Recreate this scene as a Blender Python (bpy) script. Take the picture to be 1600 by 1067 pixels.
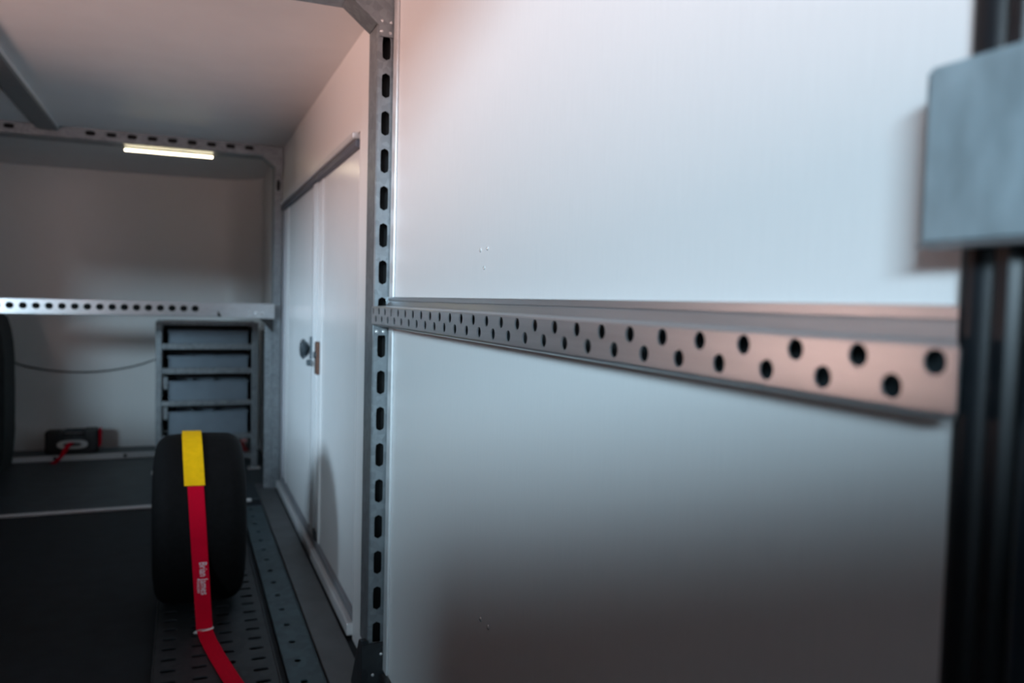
import bpy, bmesh, math, random
from mathutils import Vector, Matrix
random.seed(7)
S = bpy.context.scene
C = S.collection
for o in list(bpy.data.objects): bpy.data.objects.remove(o, do_unlink=True)
PI = math.pi

# ------------------------------------------------------------------ camera
# x = across the trailer (right wall at x = 0.6), y = towards the nose, floor at z = 0
yaw, pitch, roll = math.radians(22.424), math.radians(-2.825), math.radians(1.459)
fwd = Vector((math.sin(yaw)*math.cos(pitch), math.cos(yaw)*math.cos(pitch), math.sin(pitch)))
rgt = Vector((math.cos(yaw), -math.sin(yaw), 0)); upv = rgt.cross(fwd)
rr = math.cos(roll)*rgt + math.sin(roll)*upv
uu = -math.sin(roll)*rgt + math.cos(roll)*upv
cd = bpy.data.cameras.new('camera'); cam = bpy.data.objects.new('camera', cd); C.objects.link(cam)
M = Matrix((rr, uu, -fwd)).transposed().to_4x4(); M.translation = (0, 0, 1.30)
cam.matrix_world = M
cd.sensor_width = 36.0; cd.lens = 36.0*1244/1600; cd.clip_start = 0.02; cd.clip_end = 100
cd.dof.use_dof = True; cd.dof.focus_distance = 1.75; cd.dof.aperture_fstop = 2.3; cd.dof.aperture_blades = 9
S.camera = cam

# ------------------------------------------------------------------ world and light
w = bpy.data.worlds.new('dusk'); S.world = w; w.use_nodes = True
bg = w.node_tree.nodes['Background']
bg.inputs[0].default_value = (0.42, 0.56, 0.80, 1); bg.inputs[1].default_value = 0.02
def area(name, loc, aim, sx, sy, power, col):
    l = bpy.data.lights.new(name, 'AREA'); l.shape = 'RECTANGLE'; l.size = sx; l.size_y = sy
    l.energy = power; l.color = col
    o = bpy.data.objects.new(name, l); C.objects.link(o); o.location = loc
    o.rotation_euler = (Vector(aim)-Vector(loc)).to_track_quat('-Z', 'Y').to_euler()
    return o
area('sky_light', (-6.0, -7.2, 3.50), (0.4, 1.6, 1.2), 3.6, 1.2, 1520, (0.60, 0.84, 1.0))      # cool dusk sky beyond the open tail
area('door_fill', (-6.0, 0.5, 2.5), (0.6, 5.0, 1.0), 2.4, 1.4, 620, (0.60, 0.82, 1.0))          # cool fill added outside the left hatch to brighten the side doors
area('sunset_tail', (-2.4, -2.8, 1.45), (0.6, 1.5, 1.8), 2.0, 0.5, 120, (1.0, 0.70, 0.66))     # sunset glow low over the ramp
area('sunset_side', (-5.0, 4.1, 0.42), (0.6, 2.0, 1.9), 5.2, 0.95, 330, (1.0, 0.62, 0.52))     # sunset glow outside the left hatch
vs = S.view_settings
vs.view_transform = 'Standard'; vs.look = 'None'; vs.gamma = 1.0; vs.use_curve_mapping = False
vs.exposure = 0.0

# ------------------------------------------------------------------ materials
def mat(name, col, rough=0.5, metal=0.0, var=0.0, scale=20, bump=0.0, bscale=200, kind='noise', stretch=None, coat=0.0, spec=0.5):
    m = bpy.data.materials.new(name); m.use_nodes = True
    nt = m.node_tree; b = nt.nodes['Principled BSDF']
    b.inputs['Roughness'].default_value = rough; b.inputs['Metallic'].default_value = metal
    b.inputs['Coat Weight'].default_value = coat; b.inputs['Specular IOR Level'].default_value = spec
    tc = nt.nodes.new('ShaderNodeTexCoord'); mp = nt.nodes.new('ShaderNodeMapping')
    nt.links.new(tc.outputs['Object'], mp.inputs[0])
    if stretch: mp.inputs['Scale'].default_value = stretch
    if kind == 'spangle':
        t = nt.nodes.new('ShaderNodeTexVoronoi'); t.inputs['Scale'].default_value = scale; src = t.outputs['Color']
        n2 = nt.nodes.new('ShaderNodeTexNoise'); n2.inputs['Scale'].default_value = scale*.35; n2.inputs['Detail'].default_value = 4
        nt.links.new(mp.outputs[0], n2.inputs[0])
        mx = nt.nodes.new('ShaderNodeMix'); mx.data_type = 'RGBA'; mx.inputs[0].default_value = .55
        nt.links.new(src, mx.inputs[6]); nt.links.new(n2.outputs['Fac'], mx.inputs[7]); src = mx.outputs[2]
        bw = nt.nodes.new('ShaderNodeRGBToBW'); nt.links.new(src, bw.inputs[0]); src = bw.outputs[0]
    else:
        t = nt.nodes.new('ShaderNodeTexNoise'); t.inputs['Scale'].default_value = scale; t.inputs['Detail'].default_value = 5; src = t.outputs['Fac']
    nt.links.new(mp.outputs[0], t.inputs[0])
    r = nt.nodes.new('ShaderNodeValToRGB')
    r.color_ramp.elements[0].position = .3; r.color_ramp.elements[1].position = .7
    r.color_ramp.elements[0].color = (*[c*(1-var) for c in col], 1); r.color_ramp.elements[1].color = (*[min(1, c*(1+var)) for c in col], 1)
    nt.links.new(src, r.inputs[0]); nt.links.new(r.outputs[0], b.inputs['Base Color'])
    if bump:
        n = nt.nodes.new('ShaderNodeTexNoise'); n.inputs['Scale'].default_value = bscale; n.inputs['Detail'].default_value = 3
        nt.links.new(mp.outputs[0], n.inputs[0])
        bp = nt.nodes.new('ShaderNodeBump'); bp.inputs['Strength'].default_value = bump; bp.inputs['Distance'].default_value = .002
        nt.links.new(n.outputs['Fac'], bp.inputs['Height']); nt.links.new(bp.outputs[0], b.inputs['Normal'])
    return m
def emit(name, col, s):
    m = bpy.data.materials.new(name); m.use_nodes = True; b = m.node_tree.nodes['Principled BSDF']
    b.inputs['Base Color'].default_value = (.8, .8, .75, 1)
    b.inputs['Emission Color'].default_value = (*col, 1); b.inputs['Emission Strength'].default_value = s
    return m
WHITE = mat('white_panel', (.80, .80, .80), .38, 0, .015, 30, .06, 60, stretch=(8, 8, .4))
CEIL = mat('ceiling_panel', (.82, .82, .83), .45, 0, .02, 6)
DOOR = mat('door_gloss_white', (.80, .80, .80), .22, 0, .01, 8)
TRIM = mat('pale_trim', (.66, .67, .68), .35, .2, .03, 40)
GALV = mat('galvanised_steel', (.27, .30, .32), .42, .6, .16, 55, .05, 90, kind='spangle')
GALVR = mat('rolled_galvanised_steel', (.62, .64, .66), .30, .85, .08, 25, .05, 40, stretch=(1, .08, 3))
GALVB = mat('bright_spangled_steel', (.35, .47, .53), .45, .45, .2, 22, .08, 60, stretch=(1, 1.6, .7))
SHADEIN = mat('dark_inner_shade', (.012, .013, .014), .7, .3, .2, 30)  # near black stands in for the shade inside hollow steel sections
RIV = mat('rivet_aluminium', (.85, .86, .86), .25, .5, .03, 60)
RUB = mat('black_rubber', (.010, .012, .015), .38, 0, .2, 30)
SEAL = mat('grey_seal', (.10, .11, .14), .5, 0, .1, 40)
TYRE = mat('tyre_rubber', (.004, .004, .0045), .8, 0, .3, 50, .2, 120, spec=.12)
RIM = mat('dark_rim', (.03, .03, .03), .4, .6, .1, 20)
FLOOR = mat('dark_floor', (.012, .016, .020), .6, 0, .2, 12, .25, 150, spec=.2)
PLATE = mat('slate_floor_plate', (.045, .060, .070), .5, .1, .18, 8, .2, 120, spec=.3)
TRACK = mat('dark_zinc_track', (.045, .05, .055), .5, .5, .2, 30, kind='spangle')
LASH = mat('teal_zinc_rail', (.065, .10, .115), .5, .5, .2, 30, kind='spangle')
LEDGE = mat('grey_sill_plate', (.12, .128, .135), .5, .35, .14, 9, .05, 90)
RED = mat('red_webbing', (.58, .001, .022), .8, 0, .08, 90, .3, 500, stretch=(1, 1, 6), spec=.08)
YEL = mat('yellow_sleeve', (.92, .52, .004), .75, 0, .06, 40, .2, 300, spec=.1)
PRINT = mat('white_print', (.72, .70, .74), .7, 0, .05, 90)
BLACK = mat('black_plastic', (.012, .012, .013), .45, 0, .2, 40)
BIN = mat('blue_grey_bin', (.20, .25, .30), .5, 0, .06, 12)
LOCK = mat('brown_lock_steel', (.13, .065, .045), .45, .5, .2, 60)
KNOB = mat('dark_latch_steel', (.13, .16, .18), .35, .7, .15, 60)
LOCKER = mat('black_cover_fabric', (.016, .024, .026), .8, 0, .2, 14, .2, 80)
LED = emit('led_glow', (1.0, .86, .58), 15)
LEDP = emit('led_strip_glow', (1.0, .80, .50), 3.5)

# ------------------------------------------------------------------ mesh helpers
class MB:
    def __init__(s): s.v = []; s.f = []; s.sm = False
    def poly(s, vs, fs):
        n = len(s.v); s.v += [tuple(p) for p in vs]; s.f += [tuple(i+n for i in f) for f in fs]; return s
    def box(s, a, b):
        x0, y0, z0 = a; x1, y1, z1 = b
        return s.poly([(x0,y0,z0),(x1,y0,z0),(x1,y1,z0),(x0,y1,z0),(x0,y0,z1),(x1,y0,z1),(x1,y1,z1),(x0,y1,z1)],
            [(3,2,1,0),(4,5,6,7),(0,1,5,4),(1,2,6,5),(2,3,7,6),(3,0,4,7)])
    def rbox(s, a, b, r=.004, seg=2):
        bm = bmesh.new(); bmesh.ops.create_cube(bm, size=1)
        d = [b[i]-a[i] for i in range(3)]; c = [(a[i]+b[i])/2 for i in range(3)]
        for v in bm.verts: v.co = Vector((v.co.x*d[0]+c[0], v.co.y*d[1]+c[1], v.co.z*d[2]+c[2]))
        r = min(r, *[.45*k for k in d])
        bmesh.ops.bevel(bm, geom=bm.edges[:], offset=r, segments=seg, affect='EDGES', profile=.5)
        bm.verts.index_update(); s.poly([v.co[:] for v in bm.verts], [[v.index for v in f.verts] for f in bm.faces]); bm.free(); return s
    def prism(s, pts, fn, a, b):                       # closed outline pts(u,v) swept from a to b, fn(u,v,w)->xyz
        n = len(pts); v = [fn(*p, a) for p in pts]+[fn(*p, b) for p in pts]
        f = [(i, (i+1) % n, n+(i+1) % n, n+i) for i in range(n)]+[tuple(range(n))[::-1], tuple(range(n, 2*n))]
        return s.poly(v, f)
    def sheet(s, pl, t, fn, a, b):                     # folded sheet: open polyline given thickness t, swept a..b
        off = []
        for i, p in enumerate(pl):
            ds = []
            if i > 0: ds.append((Vector(pl[i])-Vector(pl[i-1])).normalized())
            if i < len(pl)-1: ds.append((Vector(pl[i+1])-Vector(pl[i])).normalized())
            ns = [Vector((-d.y, d.x)) for d in ds]; m = sum(ns, Vector((0, 0))).normalized()
            k = t/max(.3, m.dot(ns[0])); off.append((p[0]+m.x*k, p[1]+m.y*k))
        n = len(pl); A = [fn(*p, a) for p in pl]+[fn(*p, a) for p in off]; B = [fn(*p, b) for p in pl]+[fn(*p, b) for p in off]
        f = []
        N = 2*n
        for i in range(n-1):
            f += [(i, i+1, N+i+1, N+i), (n+i+1, n+i, N+n+i, N+n+i+1), (i, n+i, n+i+1, i+1), (N+i, N+i+1, N+n+i+1, N+n+i)]
        f += [(0, N, N+n, n), (n-1, 2*n-1, N+2*n-1, N+n-1)]
        return s.poly(A+B, f)
    def lathe(s, prof, fn, n=48):                      # prof (r, h) -> fn(r cos, r sin, h)
        k = len(prof); v = []
        for i in range(n):
            a = 2*PI*i/n; v += [fn(r*math.cos(a), r*math.sin(a), h) for r, h in prof]
        f = [(i*k+j, i*k+j+1, ((i+1) % n)*k+j+1, ((i+1) % n)*k+j) for i in range(n) for j in range(k-1)]
        return s.poly(v, f)
    def cyl(s, p, q, r, n=14, r2=None):
        p = Vector(p); q = Vector(q); d = (q-p).normalized()
        a = d.orthogonal().normalized(); b = d.cross(a); r2 = r if r2 is None else r2
        v = [p+(a*math.cos(2*PI*i/n)+b*math.sin(2*PI*i/n))*r for i in range(n)]+[q+(a*math.cos(2*PI*i/n)+b*math.sin(2*PI*i/n))*r2 for i in range(n)]
        return s.poly(v, [(i, (i+1) % n, n+(i+1) % n, n+i) for i in range(n)]+[tuple(range(n))[::-1], tuple(range(n, 2*n))])
    def tube(s, pts, r, n=8):
        P = [Vector(p) for p in pts]; rings = []; a = None
        for i, p in enumerate(P):
            d = (P[min(i+1, len(P)-1)]-P[max(i-1, 0)]).normalized()
            a = d.orthogonal().normalized() if a is None else (a-d*a.dot(d)).normalized()
            b = d.cross(a); rings += [p+(a*math.cos(2*PI*k/n)+b*math.sin(2*PI*k/n))*r for k in range(n)]
        f = [(i*n+k, i*n+(k+1) % n, (i+1)*n+(k+1) % n, (i+1)*n+k) for i in range(len(P)-1) for k in range(n)]
        L = (len(P)-1)*n
        return s.poly(rings, f+[tuple(range(n))[::-1], tuple(range(L, L+n))])
    def ribbon(s, pts, wv, t):                         # strap: centre points with width vectors and outward normals
        v = []
        for p, wd, nm in pts:
            p = Vector(p); wd = Vector(wd)*wv/2; nm = Vector(nm)*t
            v += [p-wd, p+wd, p+wd+nm, p-wd+nm]
        f = []
        for i in range(len(pts)-1):
            for k in range(4): f.append((i*4+k, i*4+(k+1) % 4, i*4+4+(k+1) % 4, i*4+4+k))
        L = 4*(len(pts)-1)
        return s.poly(v, f+[(3, 2, 1, 0), (L, L+1, L+2, L+3)])
    def build(s, name, m, parent=None, smooth=False):
        me = bpy.data.meshes.new(name); me.from_pydata(s.v, [], s.f); me.validate()
        bm = bmesh.new(); bm.from_mesh(me); bmesh.ops.remove_doubles(bm, verts=bm.verts, dist=1e-6); bmesh.ops.recalc_face_normals(bm, faces=bm.faces); bm.to_mesh(me); bm.free()
        me.materials.append(m)
        if smooth:
            me.shade_smooth()
            try: me.set_sharp_from_angle(angle=math.radians(38))
            except Exception: pass
        o = bpy.data.objects.new(name, me); C.objects.link(o)
        if parent: put(o, parent)
        return o
def put(o, parent):
    o.parent = parent
    o.matrix_parent_inverse = parent.matrix_basis.inverted()
def tag(o, label=None, cat=None, group=None, kind=None):
    if label: o['label'] = label
    if cat: o['category'] = cat
    if group: o['group'] = group
    if kind: o['kind'] = kind
    return o
def thing(name, loc, label, cat, group=None, kind=None):
    o = bpy.data.objects.new(name, None); C.objects.link(o); o.location = loc; o.empty_display_size = .05
    return tag(o, label, cat, group, kind)
def inst(src, parent, mw):
    o = bpy.data.objects.new(src.name.split('.')[0], src.data); C.objects.link(o); put(o, parent); o.matrix_basis = mw; return o

def cell(u0, u1, v0, v1, cu, cv, hw, hh, n=20):
    """rectangle with one hole (stadium of half width hw, half height hh); returns rim rect pts and hole pts in order"""
    r = min(hw, hh); angs = [2*PI*i/n+.0001 for i in range(n)]
    for x, y in ((u0, v0), (u1, v0), (u1, v1), (u0, v1)): angs.append(math.atan2(y-cv, x-cu) % (2*PI))
    angs = sorted(set(angs)); out = []; hol = []
    for a in angs:
        c, s_ = math.cos(a), math.sin(a)
        t = min(((u1-cu) if c > 0 else (u0-cu))/c if abs(c) > 1e-9 else 1e9, ((v1-cv) if s_ > 0 else (v0-cv))/s_ if abs(s_) > 1e-9 else 1e9)
        out.append((cu+c*t, cv+s_*t))
        # stadium boundary along the ray
        lo, hi = 0, hw+hh
        for _ in range(30):
            m_ = (lo+hi)/2; x, y = abs(c*m_), abs(s_*m_)
            dx = max(0, x-(hw-r)); dy = max(0, y-(hh-r))
            if math.hypot(dx, dy) < r: lo = m_
            else: hi = m_
        hol.append((cu+c*lo, cv+s_*lo))
    return out, hol
def perforate(mb, cells, t, fn):
    """cells: (u0,u1,v0,v1,cu,cv,hw,hh) or (u0,u1,v0,v1); fn(u,v,w), w=0 front, w=t back"""
    for c in cells:
        if len(c) == 4:
            u0, u1, v0, v1 = c
            for w_ in (0, t): mb.poly([fn(u0, v0, w_), fn(u1, v0, w_), fn(u1, v1, w_), fn(u0, v1, w_)], [(0, 1, 2, 3)])
            continue
        o, h = cell(*c); n = len(o)
        for w_ in (0, t):
            mb.poly([fn(*p, w_) for p in o]+[fn(*p, w_) for p in h], [(i, (i+1) % n, n+(i+1) % n, n+i) for i in range(n)])
        mb.poly([fn(*p, 0) for p in h]+[fn(*p, t) for p in h], [(i, (i+1) % n, n+(i+1) % n, n+i) for i in range(n)])
    return mb

_r = MB()                                               # rivet: flat dome, axis +z, unit radius
_r.lathe([(0, .55), (.45, .5), (.8, .3), (1, 0)], lambda x, y, z: (x, y, z), 10)
_rm = bpy.data.meshes.new('rivet'); _rm.from_pydata(_r.v, [], _r.f); _rm.materials.append(RIV); _rm.shade_smooth()
def rivet(p, axis, r, parent, name='rivet'):
    o = bpy.data.objects.new(name, _rm); C.objects.link(o); put(o, parent)
    o.matrix_basis = Matrix.Translation(p) @ Vector(axis).to_track_quat('Z', 'Y').to_matrix().to_4x4() @ Matrix.Scale(r, 4)
    return o

W = .6; LW = -1.75; CZ = 2.275; RY = -.10
DY0, DY1, DZ1 = 2.98, 5.62, 1.92
# ================================================================== SETTING
fl = MB().box((LW, RY, -.06), (W+.02, 7.3, 0)).build('floor', FLOOR); tag(fl, 'dark blue-black trailer floor', kind='structure')
MB().rbox((-1.2, 5.25, .0), (W, 6.85, .006), .002).build('front_plate', PLATE, fl)
MB().rbox((LW, 5.25, .0), (-1.202, 6.85, .006), .002).build('front_plate', PLATE, fl)
MB().rbox((LW, 5.215, .0), (.40, 5.25, .016), .005).build('edge_strip', TRIM, fl)
# sill plate along the foot of the side door
MB().rbox((.455, 2.44, .0), (.572, 5.66, .012), .003).build('sill_plate', LEDGE, fl)

wr = MB()
wr.box((W, RY, 0), (W+.05, DY0, CZ)); wr.box((W, DY0, DZ1), (W+.05, DY1, CZ)); wr.box((W, DY1, 0), (W+.05, 6.85, CZ))
wr.box((W+.045, DY0, 0), (W+.05, DY1, DZ1))
wr = wr.build('wall_right', WHITE); tag(wr, 'white composite right side wall', kind='structure')
for y, z in ((1.647, 1.412), (1.604, 1.414), (1.621, 1.373), (1.592, .609), (1.545, .610)):
    rivet((W, y, z), (-1, 0, 0), .0055, wr)
# front wall with rounded right corner, slightly bowed nose
pl = [(W, 6.80)]+[(.26+.34*math.cos(a), 6.92+.34*math.sin(a)) for a in [PI/2*i/12 for i in range(13)]]+[(-.6, 7.285), (-1.4, 7.25), (LW, 7.15)]
wf = MB().sheet(pl, -.04, lambda u, v, w_: (u, v, w_), 0, CZ).build('wall_front', WHITE, smooth=True); tag(wf, 'white front wall of the trailer with rounded corner', kind='structure')
HY0, HY1, HZ0, HZ1 = 2.35, 3.80, 1.02, 1.92  # hatch opening added to admit the side lights
wl = MB().box((LW-.05, RY, 0), (LW, HY0, CZ)); wl.box((LW-.05, HY1, 0), (LW, 7.3, CZ)); wl.box((LW-.05, HY0, 0), (LW, HY1, HZ0)); wl.box((LW-.05, HY0, HZ1), (LW, HY1, CZ))
tag(wl.build('wall_left', mat('bounce_cut_dark', (.03, .036, .042), .7, 0, .1, 5)), 'unseen left side wall, darkened to cut bounce light, with an added hatch', kind='structure')  # unseen wall coloured dark to keep bounce light down
hf = thing('added_hatch', (LW, (HY0+HY1)/2, HZ0), 'unseen hatch added to the left side wall to let light in', None, kind='structure')  # frame of the added, unseen hatch
for a, b in (((LW-.055, HY0-.03, HZ0-.03), (LW+.012, HY1+.03, HZ0)), ((LW-.055, HY0-.03, HZ1), (LW+.012, HY1+.03, HZ1+.03)), ((LW-.055, HY0-.03, HZ0), (LW+.012, HY0, HZ1)), ((LW-.055, HY1, HZ0), (LW+.012, HY1+.03, HZ1))):
    MB().rbox(a, b, .004).build('frame_bar', TRIM, hf)
ce = MB().box((LW, RY, CZ), (W+.05, 7.35, CZ+.05)).build('ceiling', CEIL); tag(ce, 'white trailer ceiling', kind='structure')
# black skirting along the foot of the near wall panel
tag(MB().rbox((.575, .48, 0), (W, 2.43, .115), .006).build('baseboard_right', BLACK), 'black skirting below the white wall panel', kind='structure')
# pale edging strip between post and panel
tag(MB().rbox((.592, 2.405, .115), (W, 2.452, CZ), .003).build('trim_1', TRIM), 'pale upright edging strip beside the slotted post', kind='structure')

# unseen raised ramp, added behind the viewpoint to shade the lower wall
rp = MB(); fnr = lambda u, v, w_: (w_, RY-.02-.28*v-.96*u, .96*v-.28*u)
rp.prism([(0, 0), (.05, 0), (.05, 1.59), (0, 1.59)], fnr, LW, W)
rp = rp.build('shade_ramp', BLACK); tag(rp, 'unseen raised ramp added to shade the lower wall', kind='structure')
for k in range(6):
    MB().prism([(-.012, .15+.22*k), (0, .15+.22*k), (0, .19+.22*k), (-.012, .19+.22*k)], fnr, LW+.05, W-.05).build('tread_bar', GALV, rp)

# ================================================================== SIDE DOOR in the right wall
t2 = thing('trim_2', (W, (DY0+DY1)/2, 0), 'pale frame around the white side doors', None, kind='structure')
def ringbar(a, b, name, m, parent, r=.006): return MB().rbox(a, b, r).build(name, m, parent)
ringbar((.582, 3.03, 1.900), (.612, DY1, 1.925), 'frame_bar', TRIM, t2)
ringbar((.578, DY0, .012), (.612, DY1, .062), 'frame_bar', TRIM, t2)
ringbar((.578, 5.52, .062), (.612, DY1, 1.900), 'frame_bar', TRIM, t2)
ringbar((.594, 3.03, 1.868), (.635, 5.52, 1.8995), 'top_seal', SEAL, t2)
ringbar((.600, DY0+.01, .062), (.635, 5.52, .098), 'bottom_seal', mat('mid_grey_seal', (.22, .23, .25), .5), t2)
ringbar((.605, 5.38, .099), (.635, 5.52, 1.867), 'side_seal', mat('pale_grey_seal', (.45, .45, .48), .5), t2)
SY = 4.07
for i, (n, a, b, lab) in enumerate((('door_1', SY+.004, 5.38, 'far white leaf of the side door'), ('door_2', DY0+.004, SY-.004, 'near white leaf of the side door beside the slotted post'))):
    d = thing(n, (.62, (a+b)/2, .112), lab, None, kind='structure')
    MB().rbox((.612, a, .100), (.64, b, 1.866), .003).build('leaf', DOOR, d)
    if i == 0:
        MB().rbox((.600, a, .101), (.6115, a+.05, 1.865), .005).build('edge_strip', TRIM, d)
        MB().rbox((.606, 5.22, .101), (.6115, 5.25, 1.865), .002).build('edge_bead', TRIM, d)
        la = MB().rbox((.590, 4.09, .985), (.5995, 4.13, 1.10), .004).build('latch_plate', KNOB, d)
        MB().lathe([(0, .042), (.022, .040), (.032, .028), (.026, .012), (.016, 0)], lambda x, y, z: (.590-z, 4.16+y*2.0, 1.035+x*1.7), 18).build('latch_knob', KNOB, la, True)
        MB().rbox((.571, 4.05, .955), (.589, 4.10, .985), .004).build('latch_tongue', KNOB, la)
    else:
        MB().rbox((.6035, b-.045, .101), (.6115, b, 1.865), .003).build('edge_strip', TRIM, d)
        MB().rbox((.607, b-.19, .101), (.6115, b-.16, 1.865), .002).build('edge_bead', DOOR, d)
        la = MB().rbox((.590, 3.895, .925), (.6115, 3.955, 1.085), .006).build('latch_plate', LOCK, d)
        MB().cyl((.590, 3.925, 1.02), (.582, 3.925, 1.02), .018, 14).build('keyhole_cap', KNOB, la, True)
        MB().rbox((.598, 3.93, .1015), (.6030, 4.0, .15), .003).build('bottom_bolt', RUB, d)

# ================================================================== SLOTTED POSTS AND ROOF BEAMS
def post(yf, label, first, last, slot_r=.013, x0=.545, x1=.598, hb=.19, top=2.20, hidden=()):
    """closed channel, slotted face towards -y"""
    t = thing('slotted_post', (x0+.02, yf+.05, 0), label, 'post', 'slotted frame posts')
    P = .1149; mb = MB(); cells = []; z = first; lo = hb
    zs = []
    while z > last-.01: zs.append(z); z -= P
    zs = zs[::-1]; edges = [hb]+[(zs[i]+zs[i+1])/2 for i in range(len(zs)-1)]+[top]
    edges[0] = min(hb, zs[0]-.05)
    for i, zc in enumerate(zs): cells.append((x0+.004, x1, edges[i], edges[i+1], (x0+x1)/2+.001, zc, slot_r, .038))
    perforate(mb, cells, .003, lambda u, v, w_: (u, yf+w_, v))
    ch = mb.build('slotted_face', GALV, t)
    MB().sheet([(x1, yf+.12), (x0, yf+.12), (x0, yf+.004), (x0+.004, yf)], .003, lambda u, v, w_: (u, v, w_), edges[0], top).build('side_channel', GALV, t)
    MB().box((x0+.006, yf+.05, edges[0]), (x1, yf+.055, top)).build('shade_web', SHADEIN, t)  # dark sheet imitating the shade behind the slots
    return t
p1 = post(2.46, 'near galvanised post with long slots beside the large white wall panel', 2.072, .24)
# foot bracket of the near post
fb = MB().prism([(2.455, .012), (2.455, .215), (2.50, .205), (2.62, .012)], lambda u, v, w_: (w_, u, v), .525, .5445)
fb.box((.525, 2.447, .012), (.6, 2.4585, .205))
fb = fb.build('foot_bracket', TRACK, p1)
for p in ((.585, 2.447, .17), (.560, 2.447, .105)): rivet(p, (0, -1, 0), .005, fb)
for x in (.548+.008, .548+.030): rivet((x, 2.4568, 1.198), (0, -1, 0), .0058, p1)
p2 = post(5.50, 'far corner post behind the end of the perforated cross rail', 2.03, 2.03, slot_r=.010, hb=.012)
MB().rbox((.497, 5.505, .012), (.5445, 5.515, 1.15), .002).build('corner_plate', GALV, p2)

def beam(yf, x0, x1, z0, label, holes, hw, hh, hz, z1=CZ, dep=.15):
    t = thing('roof_beam', ((x0+x1)/2, yf+.05, z1), label, 'beam', 'roof cross beams')
    mb = MB(); cells = []
    if holes:
        e = [x0]+[(holes[i]+holes[i+1])/2 for i in range(len(holes)-1)]+[x1]
        for i, h in enumerate(holes): cells.append((e[i], e[i+1], z0+.004, z1-.001, h, hz, hw, hh))
    else: cells.append((x0, x1, z0+.004, z1-.001))
    perforate(mb, cells, .003, lambda u, v, w_: (u, yf+w_, v))
    mb.build('front_face', GALV, t)
    MB().sheet([(yf, z0+.004), (yf+.004, z0), (yf+dep, z0), (yf+dep, z1-.002)], .003, lambda u, v, w_: (w_, u, v), x0, x1).build('channel', GALV, t)
    MB().box((x0, yf+.04, z0+.006), (x1, yf+.045, z1-.003)).build('shade_web', SHADEIN, t)  # dark sheet for the shade inside the beam
    return t
b1 = beam(2.46, LW, .545, 2.213, 'roof beam meeting the top of the near slotted post', [], 0, 0, 0, dep=.12)
b2 = beam(5.44, LW, .545, 2.205, 'far roof beam with a row of holes above the lit strip lamp', [-1.35, -1.24, -1.13, -1.02, -.945]+[-.525+.1135*k for k in range(9)], .028, .013, 2.248)

def gusset(yf, label, s=1.0, riv=True):
    t = thing('corner_gusset', (.55, yf, 2.1), label, 'bracket', 'roof corner gussets')
    fp = MB().prism([(.452, 2.268), (.452, 2.212), (.541, 2.140), (.549, 2.134), (.549, 2.103), (.592, 2.103), (.592, 2.268)], lambda u, v, w_: (u, w_, v), yf-.007, yf-.001).build('face_plate', GALV, t)
    # folded diagonal web running back from the face plate
    MB().prism([(.4525, 2.2115), (.5410, 2.1395), (.5435, 2.1415), (.4625, 2.2115)], lambda u, v, w_: (u, w_, v), yf-.0005, yf+.105).build('diagonal_web', GALV, t)
    if riv:
        for x, z in ((.556, 2.150), (.584, 2.147), (.555, 2.118), (.582, 2.115)): rivet((x, yf-.007, z), (0, -1, 0), .0052, fp)
    return t
gusset(2.46, 'folded steel gusset with four rivets on top of the near post')
gusset(5.435, 'folded steel gusset joining far post and far roof beam', riv=False)
rb = thing('roof_bar', (-.75, 3.8, CZ), 'grey lengthwise bar on the ceiling left of the strip lamp', 'beam')
MB().rbox((-.805, 2.58, 2.245), (-.695, 5.4395, CZ-.001), .006).build('bar', mat('grey_painted_bar', (.19, .20, .21), .5, .2, .08, 20), rb)
MB().rbox((-.694, 2.58, 2.255), (-.689, 5.4395, CZ-.001), .002).build('edge_bead', TRIM, rb)

# lamps under the two cross beams
def lamp(x0, x1, y, z, label):
    t = thing('strip_lamp', ((x0+x1)/2, y, z), label, 'lamp')
    MB().rbox((x0-.004, y-.005, z-.008), (x1+.004, y+.007, z-.0005), .002).build('housing', TRACK, t)
    n = int((x1-x0)/.0175)
    MB().rbox((x0, y-.0075, z-.0125), (x1, y+.0075, z-.0085), .002).build('diffuser', LEDP, t)
    mb = MB()
    for k in range(n+1):
        x = x0+.006+(x1-x0-.012)*k/n
        mb.lathe([(0, .011), (.004, .0095), (.0065, .005), (.007, 0)], lambda a, b, c: (x+a, y+b, z-.0128-c), 8)
    tag(mb.build('led_row', LED, t), kind='stuff')
    return t
lamp(-.347, .166, 5.575, 2.205, 'glowing strip lamp under the far roof beam')

# ================================================================== PERFORATED WALL RAIL
t = thing('wall_rail', (.57, 1.45, 1.22), 'long perforated steel rail with two rows of round holes on the white wall', 'rail')
xf = .540; y0, y1 = .426, 2.458; zb, zt, zm = 1.2235, 1.2735, 1.2505
cells = []
P = .0766; u = [.446+P*k for k in range(-1, 27)]; u = [a for a in u if y0+.012 < a < y1-.012]
e = [y0]+[(u[i]+u[i+1])/2 for i in range(len(u)-1)]+[y1]
for i, a in enumerate(u): cells.append((e[i], e[i+1], zm, zt, a, 1.2620, .0108, .0106))
u = [.486+P*k for k in range(-1, 27)]; u = [a for a in u if y0+.012 < a < y1-.012]
e = [y0]+[(u[i]+u[i+1])/2 for i in range(len(u)-1)]+[y1]
for i, a in enumerate(u): cells.append((e[i], e[i+1], zb, zm, a, 1.2390, .0108, .0106))
fm = perforate(MB(), cells, .0025, lambda a, b, c: (xf+c, a, b)).build('perforated_face', GALVR, t)
sw = lambda a, b, c: (a, c if c > 1 else y0+max(0, a-xf)*.82, b)      # near end cut on the slant against the seal
MB().sheet([(xf, zt), (xf+.002, zt+.003), (.585, zt+.006), (.5925, 1.2965), (.5925, 1.2995)], -.002, sw, y0, y1).build('top_web', GALVR, t)
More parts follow.
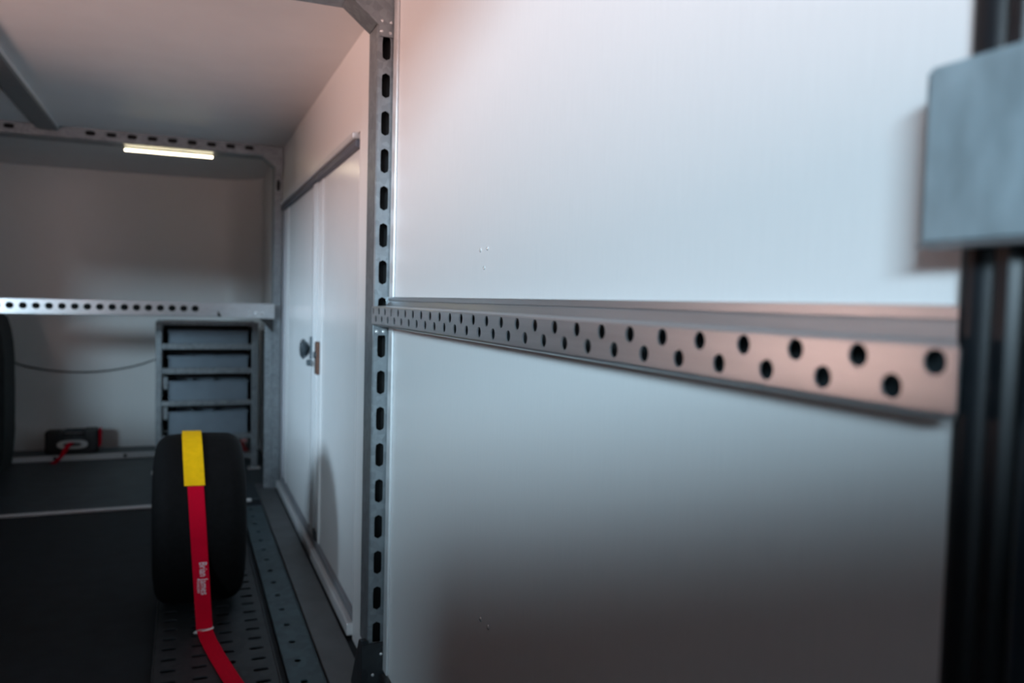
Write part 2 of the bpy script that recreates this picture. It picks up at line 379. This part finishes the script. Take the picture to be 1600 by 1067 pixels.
MB().sheet([(.589, 1.2955), (.589, 1.3065), (.5985, 1.3075)], -.002, sw, y0, y1+.03).build('wall_flange', GALVR, t)
MB().sheet([(xf, zb), (xf+.002, zb-.004), (xf+.006, zb-.006), (.5985, zb-.0065)], .002, sw, y0, y1).build('bottom_web', GALVR, t)
MB().box((.5955, .478, zb-.004), (.5985, y1, 1.2945)).build('back_web', mat('slate_hole_shade', (.04, .05, .055), .6, .3, .2, 30), t)  # back coloured dark to imitate shade seen through the rail holes
MB().rbox((xf+.004, y1-.001, 1.186), (.590, y1+.0015, 1.2235), .001).build('end_tab', GALV, t)

# ================================================================== REAR DOOR SEAL AND BRACKET on the right edge
t = thing('door_seal', (.585, .40, 0), 'tall black ribbed rubber seal at the right edge of the wall', 'seal')
pr = [(W, .472), (.596, .472), (.590, .466), (.588, .454), (.591, .446), (.595, .441), (.589, .437), (.582, .431), (.580, .419), (.585, .411), (.591, .407), (.584, .402), (.574, .396), (.571, .380), (.575, .30), (W, .30)]
MB().prism(pr, lambda u_, v, w_: (u_, v, w_), .0, CZ-.001).build('ribbed_profile', RUB, t, True)
MB().cyl((.582, .386, .01), (.582, .386, CZ-.01), .0155, 16).build('seal_tube', mat('rubber_blue_sheen', (.02, .035, .05), .3), t, True)  # blue tint painted in for the reflection on the black rubber
t = thing('hinge_bracket', (.55, .40, 1.355), 'blue-grey galvanised bracket plate in front of the black seal', 'bracket')
MB().rbox((.543, .22, 1.3560), (.549, .466, 1.4900), .001, 2).build('face_plate', GALVB, t)
MB().sheet([(.548, .4655), (.552, .4755), (.566, .4765)], -.003, lambda u_, v, w_: (u_, v, w_), 1.3545, 1.4915).build('folded_edge', GALVB, t)
MB().rbox((.5455, .22, 1.3510), (.566, .473, 1.3555), .001).build('bottom_fold', GALV, t)
MB().rbox((.5495, .22, 1.4905), (.566, .470, 1.4945), .001).build('top_fold', GALVB, t)

# ================================================================== CROSS RAIL, RACK AND BINS at the front
t = thing('cross_rail', (-.6, 5.49, 1.155), 'perforated steel cross rail with a single row of holes above the shelf rack', 'rail')
hx = [-.95+.0677*k for k in range(-11, 16)]
e = [LW]+[(hx[i]+hx[i+1])/2 for i in range(len(hx)-1)]+[.2]
cells = [(e[i], e[i+1], 1.160, 1.246, hx[i], 1.208, .0215, .019) for i in range(len(hx))]
perforate(MB(), cells, .003, lambda a, b, c: (a, 5.46+c, b)).build('perforated_face', GALVR, t)
MB().sheet([(5.46, 1.246), (5.466, 1.2485), (5.60, 1.2485)], .0, lambda a, b, c: (c, a, b), LW, .2) 
MB().rbox((LW, 5.460, 1.2465), (.543, 5.62, 1.2495), .001).build('top_flange', TRIM, t)
MB().rbox((LW, 5.4635, 1.1565), (.543, 5.60, 1.1595), .001).build('bottom_flange', GALV, t)
MB().box((LW, 5.55, 1.160), (.543, 5.553, 1.246)).build('shade_web', SHADEIN, t)  # dark sheet giving the cross rail holes their shade
ep = MB().prism([(.17, 1.246), (.225, 1.1575), (.552, 1.1505), (.552, 1.246)], lambda a, b, c: (a, c, b), 5.452, 5.459).build('end_plate', GALVR, t)
for p in ((.395, 5.452, 1.19), (.435, 5.452, 1.186), (.475, 5.452, 1.185)): rivet(p, (0, -1, 0), .012 if p[0] > .4 else .007, ep)
MB().prism([(.46, 1.150), (.545, 1.150), (.545, 1.06)], lambda a, b, c: (a, c, b), 5.475, 5.49).build('corner_stay', BLACK, t)

RYF = 6.20
t = thing('shelf_rack', (.16, RYF+.2, 0), 'grey steel shelf rack holding four bins under the cross rail', 'rack')
for x0, x1 in ((-.187, -.146), (.468, .513)):
    for y in (RYF, RYF+.36): MB().rbox((x0, y, .006), (x1, y+.035, 1.10), .004).build('upright', GALV, t)
    MB().box((x0+.004, RYF+.036, .25), (x0+.007, RYF+.359, 1.09)).build('side_panel', TRACK, t)
MB().rbox((-.1455, RYF, 1.075), (.4675, RYF+.39, 1.10), .003).build('top_shelf', GALV, t)
MB().box((-.1455, RYF+.385, .25), (.4675, RYF+.39, 1.07)).build('back_panel', BLACK, t)
for a, b in ((.899, .941), (.722, .764), (.489, .526), (.236, .273)):
    sh = MB().rbox((-.1455, RYF+.02, a), (.4675, RYF+.38, a+.012), .002).build('shelf', GALV, t)
    MB().rbox((-.1455, RYF, a), (.4675, RYF+.0185, b), .003).build('shelf_lip', GALV, sh)
MB().rbox((-.1455, RYF+.002, .085), (.4675, RYF+.03, .125), .003).build('cross_bar', GALV, t)
for x in (-.1665, .4905): MB().rbox((x-.045, RYF-.03, .006), (x+.045, RYF+.06, .014), .003).build('foot_plate', TRIM, t)
for z0, z1 in ((.5262, .62), (.2732, .36)):
    pass
for z in (.665, .445): MB().rbox((-.1455, RYF+.03, z-.055), (-.108, RYF+.036, z+.035), .001).build('side_tab', GALV, t)
for k, (z0, z1, lab) in enumerate(((.912, 1.034, 'blue-grey storage bin on the top shelf of the rack'), (.735, .848, 'blue-grey storage bin on the second shelf of the rack'),
                                   (.502, .665, 'blue-grey storage bin on the third shelf of the rack'), (.249, .440, 'blue-grey storage bin on the lowest shelf of the rack, behind the tyre'))):
    b = thing('storage_bin', (.17, RYF+.2, z0), lab, 'bin', 'bins on the shelf rack')
    x0, x1 = -.106, .447; ya, yb = RYF+.05, RYF+.36
    m = MB().box((x0, ya, z0+.001), (x1, ya+.006, z1)); m.box((x0, yb-.006, z0+.001), (x1, yb, z1)); m.box((x0, ya, z0+.001), (x0+.006, yb, z1)); m.box((x1-.006, ya, z0+.001), (x1, yb, z1)); m.box((x0, ya, z0+.001), (x1, yb, z0+.007))
    m.build('tray', BIN, b)
    MB().rbox((x0-.004, ya-.008, z1-.012), (x1+.004, ya-.0005, z1+.001), .002).build('rim', BIN, b)
    for xx in (x0+.045, x0+.17, x0+.32): MB().box((xx, ya+.007, z0+.01), (xx+.004, yb-.007, z1-.004)).build('divider', BIN, b)
    for xx in (x0+.012, x0+.17, x0+.32): MB().rbox((xx, ya-.006, z1-.045 if xx > x0+.1 else z0+.012), (xx+.004, ya-.0005, z1-.013), .001).build('rib', BIN, b)
# folded red webbing lying under the rack
t = thing('folded_strap', (.3, RYF+.12, .13), 'dark red folded strap under the lowest rack shelf behind the tyre', 'strap')
mb = MB()
for k in range(4): mb.rbox((.20+.01*k, RYF+.06, .1255+.022*k), (.455-.012*k, RYF+.14, .144+.022*k), .006)
mb.build('webbing', mat('dull_red_webbing', (.16, .012, .014), .8), t)
MB().rbox((.40, RYF+.052, .20), (.44, RYF+.0595, .225), .003).build('strap_end', mat('pink_tab', (.5, .2, .2), .7), t)
MB().rbox((-.1455, RYF+.031, .1125), (.4675, RYF+.18, .125), .002).build('strap_tray', GALV, t)

# winch step and winch
ks = thing('winch_step', (-.9, 7.0, 0), 'low grey step with pale front edge under the winch', 'step')
MB().rbox((-1.70, 6.856, .0), (-.20, 7.14, .045), .003).build('deck', PLATE, ks)
kf = MB().rbox((-1.70, 6.842, .0065), (-.20, 6.855, .049), .003).build('front_edge', TRIM, ks)
for x in (-.42, -.90, -1.3): MB().cyl((x, 6.8415, .028), (x, 6.836, .028), .014, 10).build('bolt', TRACK, kf)
t = thing('winch', (-.79, 6.96, .046), 'black electric winch with red tow strap on the front step', 'winch')
MB().rbox((-.98, 6.92, .046), (-.855, 7.04, .225), .02, 3).build('motor_block', BLACK, t)
gb = MB().rbox((-.72, 6.92, .046), (-.612, 7.04, .235), .02, 3).build('gear_block', BLACK, t)
MB().rbox((-.6115, 6.925, .09), (-.598, 7.035, .23), .006).build('end_cap', RED, gb)
MB().cyl((-.8545, 6.98, .15), (-.7205, 6.98, .15), .045, 20).build('drum', TRACK, t, True)
for y in (6.935, 7.02): MB().cyl((-.8545, y, .218), (-.7205, y, .218), .010, 10).build('tie_bar', TRACK, t)
MB().rbox((-.90, 6.915, .0455), (-.68, 6.9195, .16), .002).build('mount_plate', BLACK, t)
# hawse fairlead: oval ring
out = [(-.79+.105*math.copysign(abs(math.cos(a))**.7, math.cos(a)), .120+.034*math.copysign(abs(math.sin(a))**.8, math.sin(a))) for a in [2*PI*i/32 for i in range(32)]]
inn = [(-.79+(u_+.79)*.60, .120+(v-.120)*.45) for u_, v in out]
mb = MB(); n = 32
v = [(u_, 6.895, b) for u_, b in out]+[(u_, 6.895, b) for u_, b in inn]+[(u_, 6.914, b) for u_, b in out]+[(u_, 6.914, b) for u_, b in inn]
mb.poly(v, [(i, (i+1) % n, n+(i+1) % n, n+i) for i in range(n)]+[(2*n+i, 2*n+(i+1) % n, 3*n+(i+1) % n, 3*n+i) for i in range(n)]+[(i, (i+1) % n, 2*n+(i+1) % n, 2*n+i) for i in range(n)]+[(n+i, n+(i+1) % n, 3*n+(i+1) % n, 3*n+i) for i in range(n)])
mb.build('fairlead', RIV, t)
pts = [((-.79, 6.97, .13), (1, 0, 0), (0, 0, 1)), ((-.80, 6.90, .132), (1, 0, 0), (0, 0, 1)), ((-.805, 6.872, .128), (1, 0, .0), (0, -.6, .8)), ((-.825, 6.845, .10), (1, 0, .2), (0, -.8, .6)), ((-.85, 6.815, .052), (1, 0, .3), (0, -.9, .4)), ((-.875, 6.785, .022), (1, 0, .2), (0, -.6, .8)), ((-.90, 6.74, .009), (1, -.3, 0), (0, 0, 1))]
MB().ribbon(pts, .036, .006).build('tow_strap', RED, t)

# sagging cable on the front wall
pts = []
for k in range(25):
    s_ = k/24; x = -1.24+1.02*s_; z = .735-.095*math.sin(PI*min(1, s_*1.02))**.7+.01*s_
    yy = 7.285-.035*max(0, (-.6-x)/.8)-.006
    pts.append((x, yy-.004, z))
tag(MB().tube(pts, .006, 8).build('cable', BLACK, smooth=True), 'thin dark cable sagging across the white front wall', 'cable')
# dark hose beside the rack
pts = [(.535, 6.02, 1.05), (.535, 6.02, .8), (.535, 6.02, .5), (.534, 6.02, .30), (.537, 6.01, .25), (.555, 6.0, .20), (.572, 5.99, .16), (.575, 5.99, .10), (.575, 5.99, .008)]
tag(MB().tube(pts, .012, 10).build('hose', BLACK, smooth=True), 'dark hose running down between rack and corner post', 'hose')

# rounded dark cover at the left edge
t = thing('covered_locker', (-1.4, 6.5, 0), 'dark rounded covered locker at the left edge below the cross rail', 'locker')
pr = [(-1.700, .0065), (-1.175, .0065), (-1.160, .12), (-1.151, .25), (-1.149, .6), (-1.150, .80), (-1.158, .92), (-1.172, 1.02), (-1.195, 1.10), (-1.240, 1.14), (-1.310, 1.15), (-1.700, 1.15)]
MB().prism(pr, lambda u_, v_, w_: (u_, w_, v_), 6.42, 6.80).build('cover', LOCKER, t, True)
MB().rbox((-1.69, 6.412, .05), (-1.22, 6.4195, .075), .002).build('hem', BLACK, t)

# ================================================================== FLOOR TRACK, LASHING RAIL, WHEEL, STRAP
t = thing('wheel_track', (.105, 3.2, 0), 'dark perforated steel wheel track under the tyre', 'track')
cells = []; cols = [(-.09, .005, -.045), (.005, .10, .055), (.10, .20, .15), (.20, .30, .25)]
for k in range(28):
    y = 2.52+.0895*k
    for a, b, c in cols: cells.append((a, b, y-.04475, y+.04475, c, y, .026, .011))
perforate(MB(), cells, .004, lambda a, b, c: (a, b, .020-c)).build('perforated_plate', TRACK, t)
yA, yB = 2.52-.04475, 2.52+.0895*27+.04475
for x in (-.096, .301): MB().rbox((x, yA, .0005), (x+.005, yB, .024), .001).build('side_flange', TRACK, t)
t = thing('lashing_rail', (.385, 3.8, 0), 'teal perforated floor lashing rail between tyre and side door', 'rail')
cells = [(.335, .442, 2.50+.165*k-.0825, 2.50+.165*k+.0825, .378, 2.50+.165*k, .012, .014) for k in range(16)]
perforate(MB(), cells, .004, lambda a, b, c: (a, b, .014-c)).build('perforated_plate', LASH, t)
for x in (.330, .4425): MB().rbox((x, 2.42, .0005), (x+.0045, 5.05, .016), .001).build('side_flange', LASH, t)

cx, cy, R_ = .062, 3.55, .345; cz = R_+.0246
t = thing('wheel', (cx, cy, .02), 'wide black tyre strapped upright on the wheel track', 'tyre')
hw = .17; prof = []
for i in range(9):
    a = PI/2*i/8; prof.append((R_-.07+.07*math.sin(a), -(hw-.07)-.07*math.cos(a)))
prof = [(.19, -hw+.03), (.205, -hw+.012), (.25, -hw-.004)]+prof
prof += [(R_+.003, -.05), (R_+.004, 0), (R_+.003, .05)]+[(r, -h) for r, h in prof[::-1]]
MB().lathe(prof, lambda a, b, h: (cx+h, cy+a, cz+b), 96).build('tyre_casing', TYRE, t, True)
MB().lathe([(.0, .06), (.05, .07), (.15, .03), (.17, .11), (.192, .14), (.192, -.14), (.17, -.11), (.15, -.03), (.05, -.07), (.0, -.06)], lambda a, b, h: (cx+h, cy+a, cz+b), 48).build('rim', RIM, t, True)

st = thing('tie_down_strap', (.06, 3.18, .02), 'red tie-down strap with yellow sleeve over the tyre', 'strap')
Rs = R_+.0055
def arc(a):                                            # a = angle above the horizontal at the front of the tyre
    return (cy-Rs*math.cos(a), cz+Rs*math.sin(a)), (-math.cos(a), math.sin(a))
def strap_x(z): return .079-.062*z
pts = []
nf = (0, -1, 0)
pts.append(((strap_x(.03), 3.172, .034), (1, 0, 0), nf))
for k in range(1, 6): 
    z = .034+(cz-.05-.034)*k/6; s_ = k/6
    pts.append(((strap_x(z), 3.172+(cy-Rs-3.172)*s_, z), (1, 0, .06), nf))
for k in range(0, 34):
    a = math.radians(-4+190*k/33); (y, z), (ny, nz) = arc(a)
    pts.append(((strap_x(z), y, z), (1, 0, 0), (0, ny, nz)))
pts.append(((strap_x(.05), 3.93, .03), (1, 0, 0), (0, 1, 0)))
MB().ribbon(pts, .058, .003).build('webbing', RED, st)
ysl = []
for k in range(0, 25):
    a = math.radians(33.5+100*k/24); (y, z), (ny, nz) = arc(a)
    ysl.append(((strap_x(z)-.003, y-ny*-.003, z+nz*.0032), (1, 0, -.02), (0, ny, nz)))
MB().ribbon(ysl, .074, .004).build('sleeve', YEL, st)
ring = MB()
rp_ = [(.074+.034*math.cos(a), 3.168+.010*math.sin(a), .030+.006*math.cos(a)) for a in [2*PI*i/24 for i in range(25)]]
ring.tube(rp_, .0035, 8).build('anchor_ring', RIV, st, True)
tail = [((.078, 3.166, .0285), (1, 0, 0), (0, 0, 1)), ((.088, 3.08, .0255), (.98, .2, 0), (0, 0, 1)), ((.115, 2.92, .0245), (.98, .2, 0), (0, 0, 1)), ((.148, 2.75, .0245), (.98, .2, 0), (0, 0, 1)), ((.195, 2.53, .0245), (.98, .2, 0), (0, 0, 1))]
MB().ribbon(tail, .056, .003).build('strap_tail', RED, st)
def lettering(txt, size, top, xoff, parent, tall=1.5):
    cu = bpy.data.curves.new('print', 'FONT'); cu.body = txt; cu.size = size; cu.extrude = .0002; cu.resolution_u = 2; cu.align_x = 'LEFT'
    tmp = bpy.data.objects.new('print_tmp', cu); C.objects.link(tmp)
    bpy.context.view_layer.update()
    me = bpy.data.meshes.new_from_object(tmp.evaluated_get(bpy.context.evaluated_depsgraph_get()))
    bpy.data.objects.remove(tmp, do_unlink=True)
    me.materials.clear(); me.materials.append(PRINT)
    yy = lambda z: 3.172+(cy-Rs-3.172)*min(1, max(0, (z-.034)/(cz-.05-.034)))
    for v_ in me.vertices:                              # text runs down the webbing and follows it
        u_, h_, e_ = v_.co; z = top-u_
        v_.co = (strap_x(z)+xoff+h_*tall, yy(z)-.0040-e_, z)
    o = bpy.data.objects.new('printed_lettering', me); C.objects.link(o); put(o, parent)
    return o
lettering('Brian James', .0262, .285, -.004, st)
lettering('TRAILERS', .0125, .222, -.016, st, 1.0)
